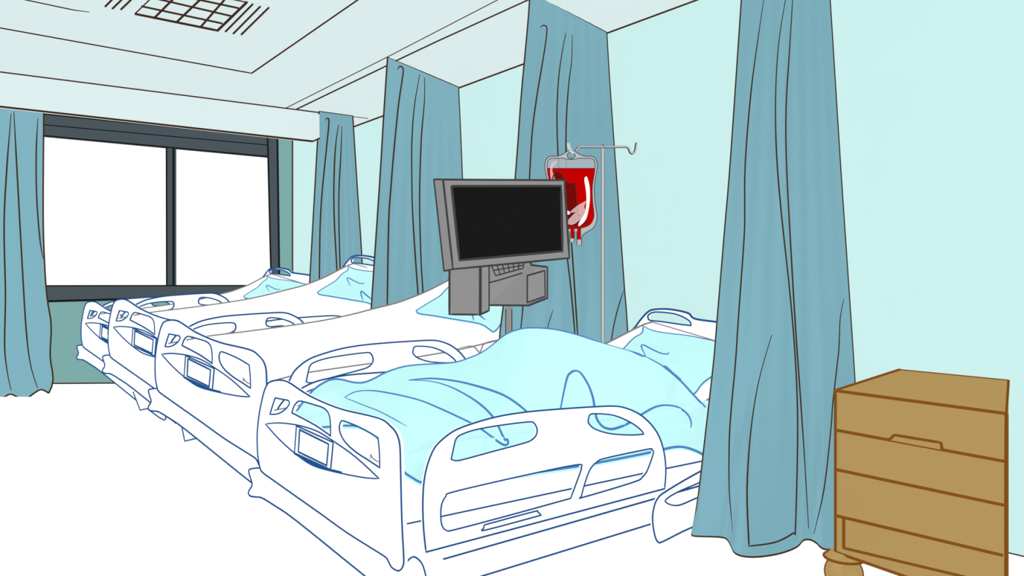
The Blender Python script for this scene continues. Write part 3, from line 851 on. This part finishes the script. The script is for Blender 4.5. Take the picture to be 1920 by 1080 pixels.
# ------------------------------------------------------------------ drip stand and blood bag
dP = 4.36
px_, py_ = P(1130.3, 400, dP)[:2]
st = thing('drip_stand', (px_, py_, 0), 'thin steel drip pole with two hooks beside the nearest bed', 'drip stand')
m = M(); r_ = 2.6 / F * dP
m.tube([(px_, py_, .05), P(1130.3, 273, dP)], r_, 0, 12)
for sgn in (-1, 1):
    o_ = Vector((RT[0], RT[1], 0)) * r_ * sgn
    ink3(m, [P(1130.3, y, dP) + o_ for y in (273, 350, 450, 550, 650, 800)], 1.1)
ink3(m, [P(1127.7, 273.5, dP), P(1128.8, 271.4, dP), P(1131.8, 271.4, dP), P(1133, 273.5, dP)], 1.1)
link('pole', m, [steel_m, i_dgr], st)
def hookline(pp, name):
    m = M(); q = [P(x, y, dP - .02) for x, y in smooth(pp, 5)]
    rr = 1.25 / F * dP
    m.tube([p + Vector((0, .004, 0)) for p in q], rr * 1.75, 1, 8); m.tube([p - Vector((FW[0], FW[1], 0)) * .006 for p in q], rr, 0, 8)
    link(name, m, [steel_m, i_dgr], st)
hookline([(1131, 275.5), (1155, 275.5), (1175.5, 275.5), (1180, 280), (1182, 285), (1185.5, 287.8), (1190, 285.5), (1192, 281), (1194, 267.5)], 'hook')
hookline([(1129, 275.5), (1110, 275.5), (1089, 275.5), (1084.4, 277), (1080, 283), (1077, 285)], 'hook')
m = M(); q = [P(x, y, dP - .1) for x, y in smooth([(1065.6, 268), (1067, 275), (1070, 281.5), (1074, 285), (1076.7, 286)], 5)]
m.tube(q, 2.2 / F * dP * 1.0, 1, 8); m.tube([p - Vector((FW[0], FW[1], 0)) * .006 for p in q], 1.5 / F * dP, 0, 8)
m.tube([q[-1], P(1078, 285.5, dP - .02)], .004, 0, 8)
o = link('hook_tip', m, [steel_m, white_mark_m], st); o['label'] = 'white-edged upturned hook tip'
m = M()
m.lathe((px_, py_, 0), [(.02, .02), (.02, .06)], 16)
for i in range(5):
    an = 2 * math.pi * i / 5 + .35; e = Vector((px_ + .15 * math.cos(an), py_ + .15 * math.sin(an), .02)); m.tube([(px_, py_, .045), tuple(e)], .01, 0, 8)
link('base', m, [steel_m], st)
# bag
dB = dP - .08
bc = P(1070.5, 300, dB)
bag = thing('blood_bag', (bc[0], bc[1], P(1070, 460, dB).z), 'blood bag with clear rim and red filling hanging from the drip stand hook', 'blood bag')
def B(p, off=0.0): return P(p[0], p[1], dB - off)
half = [(1071, 282), (1077.8, 283.3), (1084.4, 287.8), (1095.6, 292.6), (1111, 293.3), (1118, 300), (1120, 313), (1116.7, 333.3), (1114.4, 351), (1115.6, 377.8), (1119, 400), (1119, 413), (1113, 426.7), (1102, 434.4), (1093, 440), (1090.4, 446.7)]
def mir(p): return (2 * 1070.8 - p[0], p[1])
outer = smooth(half, 3)
outer = outer + [(1090.4, 447), (1090.4, 460), (1081.6, 460), (1081.6, 434), (1077, 434), (1077, 454.5), (1068.6, 454.5), (1068.6, 434), (1064, 434), (1064, 455), (1055, 455), (1055, 447)] + [mir(p) for p in reversed(outer)][1:]
ring = [(1070.8 + 7.6 * math.cos(t * math.pi / 8), 291.5 + 6 * math.sin(t * math.pi / 8)) for t in range(16)]
inh = [(1070.8, 299), (1078, 298.6), (1086, 296.6), (1095, 296.8), (1108, 297), (1114.5, 302), (1115.6, 315), (1113, 333), (1110.5, 351), (1111, 378), (1113.5, 400), (1112.5, 410), (1107, 420), (1097, 425.5), (1085, 428), (1070.8, 429)]
inner = smooth(inh, 3); inner = inner + [mir(p) for p in reversed(inner)][1:-1]
tb_ = -Vector((FW[0], FW[1], 0))
m = M(); m.plate([B(p) for p in outer], [[B(p) for p in ring], [B(p) for p in inner]], -tb_ * .02)
ink3(m, [B(p, .001) for p in outer], 1.3, 1, True); ink3(m, [B(p, .001) for p in ring], 1.2, 1, True); ink3(m, [B(p, .001) for p in inner], 1.2, 1, True)
link('rim', m, [bagrim_m, i_dgr], bag)
m = M(); clear = [p for p in inner if p[1] < 316.5]
clear = [p for p in inner if p[1] < 316.5 and p[0] >= 1070.7] + [(1115.5, 316.5), (1026.2, 316.5)] + [p for p in inner if p[1] < 316.5 and p[0] < 1070.7]
m.plate([B(p, -.008) for p in clear], [], -tb_ * .002)
link('clear_film', m, [film_m], bag)
m = M(); liq = [(1115.4, 316.2)] + [p for p in inner if p[1] > 316.5 and p[0] > 1070] + [p for p in inner if p[1] > 316.5 and p[0] <= 1070] + [(1026.2, 316.2)]
# puffed front
cc = (1070.8, 372)
rr_ = []
for t, b_ in ((1, 0), (.96, .006), (.85, .012), (.6, .018), (.3, .021)):
    rr_.append([B((cc[0] + (p[0] - cc[0]) * t, cc[1] + (p[1] - cc[1]) * t), b_) for p in liq])
rr_ = [r + [r[0]] for r in rr_]
m.grid(rr_); m.add(rr_[-1][:-1], [tuple(range(len(liq)))])
bv = m.bvh(0)
m.plate([B(p, -.001) for p in liq], [], -tb_ * .015)
ink3(m, [B(p, .002) for p in ((1026.5, 316), (1050, 316), (1090, 316), (1115.4, 316))], 1.6, 1)
ink3(m, [B(p, .003) for p in liq], 1.4, 1, True)
lq = link('blood', m, [red_m, i_mar], bag, shade=False)
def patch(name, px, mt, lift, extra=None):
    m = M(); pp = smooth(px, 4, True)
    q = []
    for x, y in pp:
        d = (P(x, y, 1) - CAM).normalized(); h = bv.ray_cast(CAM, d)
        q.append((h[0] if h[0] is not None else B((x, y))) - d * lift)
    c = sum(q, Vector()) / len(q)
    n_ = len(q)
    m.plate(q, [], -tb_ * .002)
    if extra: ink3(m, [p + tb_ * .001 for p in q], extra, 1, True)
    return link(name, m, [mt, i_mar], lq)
patch('dark_red_patch', [(1036, 335), (1040, 324), (1046, 321), (1053, 326), (1061, 339), (1069, 343.5), (1077, 342), (1080, 352), (1082.5, 385), (1083, 399), (1090, 406), (1100, 414), (1101, 419), (1090, 422), (1070, 425), (1052, 420), (1044, 390), (1038, 350)], dred_m, .012, 1.6)  # darker red area laid over the filling
patch('pink_highlight', [(1069, 398), (1082, 386), (1098, 377), (1099, 377), (1095.5, 389), (1100, 396), (1090, 410), (1075, 421), (1065, 420), (1063.5, 415), (1075, 402), (1079, 398)], pink_mark_m, .018)  # pink highlight painted as a thin raised shape
patch('white_highlight', [(1099, 331), (1101.5, 334), (1105.5, 350), (1106, 375), (1102, 401), (1097, 414), (1089, 422), (1085.5, 424), (1084.5, 420), (1090, 410), (1097, 398), (1099.5, 380), (1099, 360), (1096, 340), (1096.5, 333)], white_mark_m, .024)  # white highlight streak, painted as a thin raised shape
patch('white_highlight', [(1062, 395), (1068, 397), (1068.5, 401), (1062, 402)], white_mark_m, .024)  # small painted glint beside the streak
patch('pink_highlight', [(1032, 312), (1036, 305), (1042, 302), (1046, 302), (1041, 307), (1036.5, 314), (1036, 322), (1041, 337), (1034, 337), (1031.5, 325)], pink_mark_m, .012)  # second pink highlight, painted near the top of the bag
for a_, b_, yb in ((1083, 1088.6, 449), (1070.5, 1076, 447), (1056, 1062, 447)):
    m = M(); m.plate([B(p, .004) for p in ((a_, 424), (b_, 424), (b_, yb), (a_, yb))], [], -tb_ * .006); ink3(m, [B(p, .005) for p in ((a_, 428), (a_, yb), (b_, yb), (b_, 428))], 1.2); link('port_tube', m, [red_m, i_mar], bag)

# ------------------------------------------------------------------ drawer cabinet
zt_ = .733
TLc, TRc = PZ(1566.6, 732.5, zt_), PZ(1887, 775.5, zt_)
BLc, BRc = PZ(1687, 693.8, zt_), PZ(1891, 713.7, zt_)
BLc[0] = min(BLc[0], W - .015); BRc[0] = min(BRc[0], W - .015)
FA, FB = TLc[:2], TRc[:2]
def CF(px, py, off=0.0):
    d_ = Vector((FB[0] - FA[0], FB[1] - FA[1], 0)).normalized(); n_ = Vector((-d_[1], d_[0], 0))
    if n_[0] > 0: n_ = -n_
    return PP(px, py, (FA[0] + n_[0] * off, FA[1] + n_[1] * off), (FB[0] + n_[0] * off, FB[1] + n_[1] * off))
base_z = .5 * (CF(1566.6, 1035).z + .0) + .0
bz = CF(1566.6, 1035).z
cab = thing('drawer_cabinet', ((TLc[0] + BRc[0]) / 2, (TLc[1] + BRc[1]) / 2, 0), 'tan wooden bedside drawer cabinet on ball casters at the right edge', 'cabinet')
m = M()
m.add([TLc, TRc, BRc, BLc] + [Vector((p[0], p[1], zz)) for p, zz in ((TLc, bz), (TRc, bz), (BRc, bz), (BLc, bz))], [(0, 1, 2, 3), (7, 6, 5, 4), (0, 4, 5, 1), (1, 5, 6, 2), (2, 6, 7, 3), (3, 7, 4, 0)])
WL = 5.2
def L3(a, b, n_=14): return [Vector(a).lerp(Vector(b), i / n_) for i in range(n_ + 1)]
ink3(m, L3(TLc, TRc), WL); ink3(m, L3(TRc, BRc), 3.6); ink3(m, L3(BRc, BLc), 3.6); ink3(m, L3(BLc, TLc), WL)
ink3(m, L3(TLc, (TLc[0], TLc[1], bz)), WL); ink3(m, L3(TRc, (TRc[0], TRc[1], bz)), WL + 1)
ink3(m, L3((TLc[0], TLc[1], bz), (TRc[0], TRc[1], bz)), WL)
body = link('body', m, [wood_m, i_wd], cab)
ys = [((1568.6, 736), (1886, 779)), ((1568.6, 806.6), (1884, 865)), ((1568.6, 880.5), (1881.5, 947)), ((1568.6, 967), (1879.5, 1041))]
for i in range(3):
    (a0, a1), (b0, b1) = ys[i], ys[i + 1]
    m = M()
    q = [CF(a0[0] + 3, a0[1] + 1, .006), CF(a1[0] - 3, a1[1] + 1, .006), CF(b1[0] - 2, b1[1], .006), CF(b0[0] + 1, b0[1], .006)]
    m.plate(q, [], (.006, 0, 0))
    ink3(m, L3(CF(*b0, .007), CF(*b1, .007), 20), WL)
    dr = link('drawer', m, [wood_m, i_wd], cab)
    if i == 0:
        m = M(); hp = [(1667, 825), (1677.4, 815.6), (1764, 830), (1766.8, 843.5)]
        m.plate([CF(*p, .022) for p in hp], [], (.012, 0, 0)); ink3(m, [CF(*p, .0225) for p in resample(hp, 8)], 4.6)
        link('handle', m, [wood_m, i_wd], dr)
m = M()
kp = [(1582, 974), (1881, 1046), (1878, 1098), (1582, 1027.5)]
m.plate([CF(*p, .004) for p in kp], [], (.004, 0, 0))
ink3(m, L3(CF(1582, 970, .005), CF(1582, 1027.5, .005)), WL); ink3(m, L3(CF(1582, 1027.5, .005), CF(1878, 1098, .005), 20), WL - .6)
link('bottom_panel', m, [wood_m, i_wd], cab)
def caster(px, py, main=False, pos=None):
    c = pos if pos is not None else CF(px, py, -.03)
    r = 27.5 / F * depth(c) if main else .055
    r = .063
    m = M()
    prof = [(max(.004, r * math.sin(math.pi * i / 16)), r - r * math.cos(math.pi * i / 16)) for i in range(17)]
    m.lathe((c[0], c[1], .001), prof, 28)
    vc = (Vector((c[0], c[1], r)) - CAM); vd = vc.normalized(); sx = vd.cross(Vector((0, 0, 1))).normalized(); sy = sx.cross(vd).normalized()
    cen = Vector((c[0], c[1], r + .001))
    rr2 = r * .99
    ink3(m, [cen + sx * rr2 * math.cos(t * math.pi / 16) + sy * rr2 * math.sin(t * math.pi / 16) for t in range(32)], 4.6, 1, True)
    ball = link('caster', m, [wood_m, i_wd], cab, shade=True)
    m = M(); zc_ = 2 * r
    hz_ = max(.02, bz - zc_ + .014)
    m.lathe((c[0], c[1], zc_ - .012), [(r * .95, 0), (r * 1.08, .006), (r * .7, hz_)], 24)
    ink3(m, [Vector((c[0] + r * 1.08 * math.cos(t * math.pi / 12), c[1] + r * 1.08 * math.sin(t * math.pi / 12), zc_ - .006)) for t in range(24)], 4.2, 1, True)
    for sg in (-1, 1): ink3(m, [Vector((c[0], c[1], zc_ - .006)) + sx * r * 1.08 * sg, Vector((c[0], c[1], zc_ - .012 + hz_)) + sx * r * .72 * sg], 4.2, 1)
    link('cap', m, [wood_m, i_wd], ball)
C1 = CF(1582, 1056, -.03)
caster(0, 0, True, C1)
cdir = (TRc - TLc); bdir = (BLc - TLc); bdir2 = (BRc - TRc)
caster(0, 0, False, C1 + cdir * .86); caster(0, 0, False, C1 + bdir * .86 + Vector((0, -.03, 0))); caster(0, 0, False, C1 + cdir * .8 + bdir2 * .86)

# ------------------------------------------------------------------ light, camera
wld = bpy.data.worlds.new('daylight'); scene.world = wld; wld.use_nodes = True
bg = wld.node_tree.nodes['Background']; bg.inputs['Color'].default_value = (1, 1, 1, 1); bg.inputs['Strength'].default_value = 1.1
# added shadow-free fill for flat shading: soft suns from twelve evenly spread directions
g_ = (1 + 5 ** .5) / 2
for a_ in (-1, 1):
    for b_ in (-g_, g_):
        for v_ in ((0, a_, b_), (a_, b_, 0), (b_, 0, a_)):
            L_ = bpy.data.lights.new('fill_sun', 'SUN'); L_.energy = math.pi * 2.5; L_.use_shadow = False; L_.angle = .3
            lo_ = bpy.data.objects.new('fill_sun', L_); COL.objects.link(lo_)
            lo_.location = Vector(v_) * 3 + Vector((1, 3, 8)); lo_.rotation_euler = (-Vector(v_)).to_track_quat('-Z', 'Y').to_euler()
cam = bpy.data.cameras.new('camera'); co = bpy.data.objects.new('camera', cam); COL.objects.link(co)
cam.sensor_width = 36; cam.lens = 36 * F / 1920; cam.clip_start = .01
cam.shift_y = (CY - 540) / 1920
co.location = (0, 0, EYE); co.rotation_euler = (math.pi / 2, 0, -YAW)
scene.camera = co
vs = scene.view_settings
vs.view_transform = 'Standard'; vs.look = 'None'; vs.gamma = 1; vs.use_curve_mapping = False
vs.exposure = 0.0
scene.cycles.max_bounces = 8; scene.cycles.diffuse_bounces = 0; scene.cycles.transparent_max_bounces = 16
for o in bpy.data.objects:
    if '_o' in o: del o['_o']
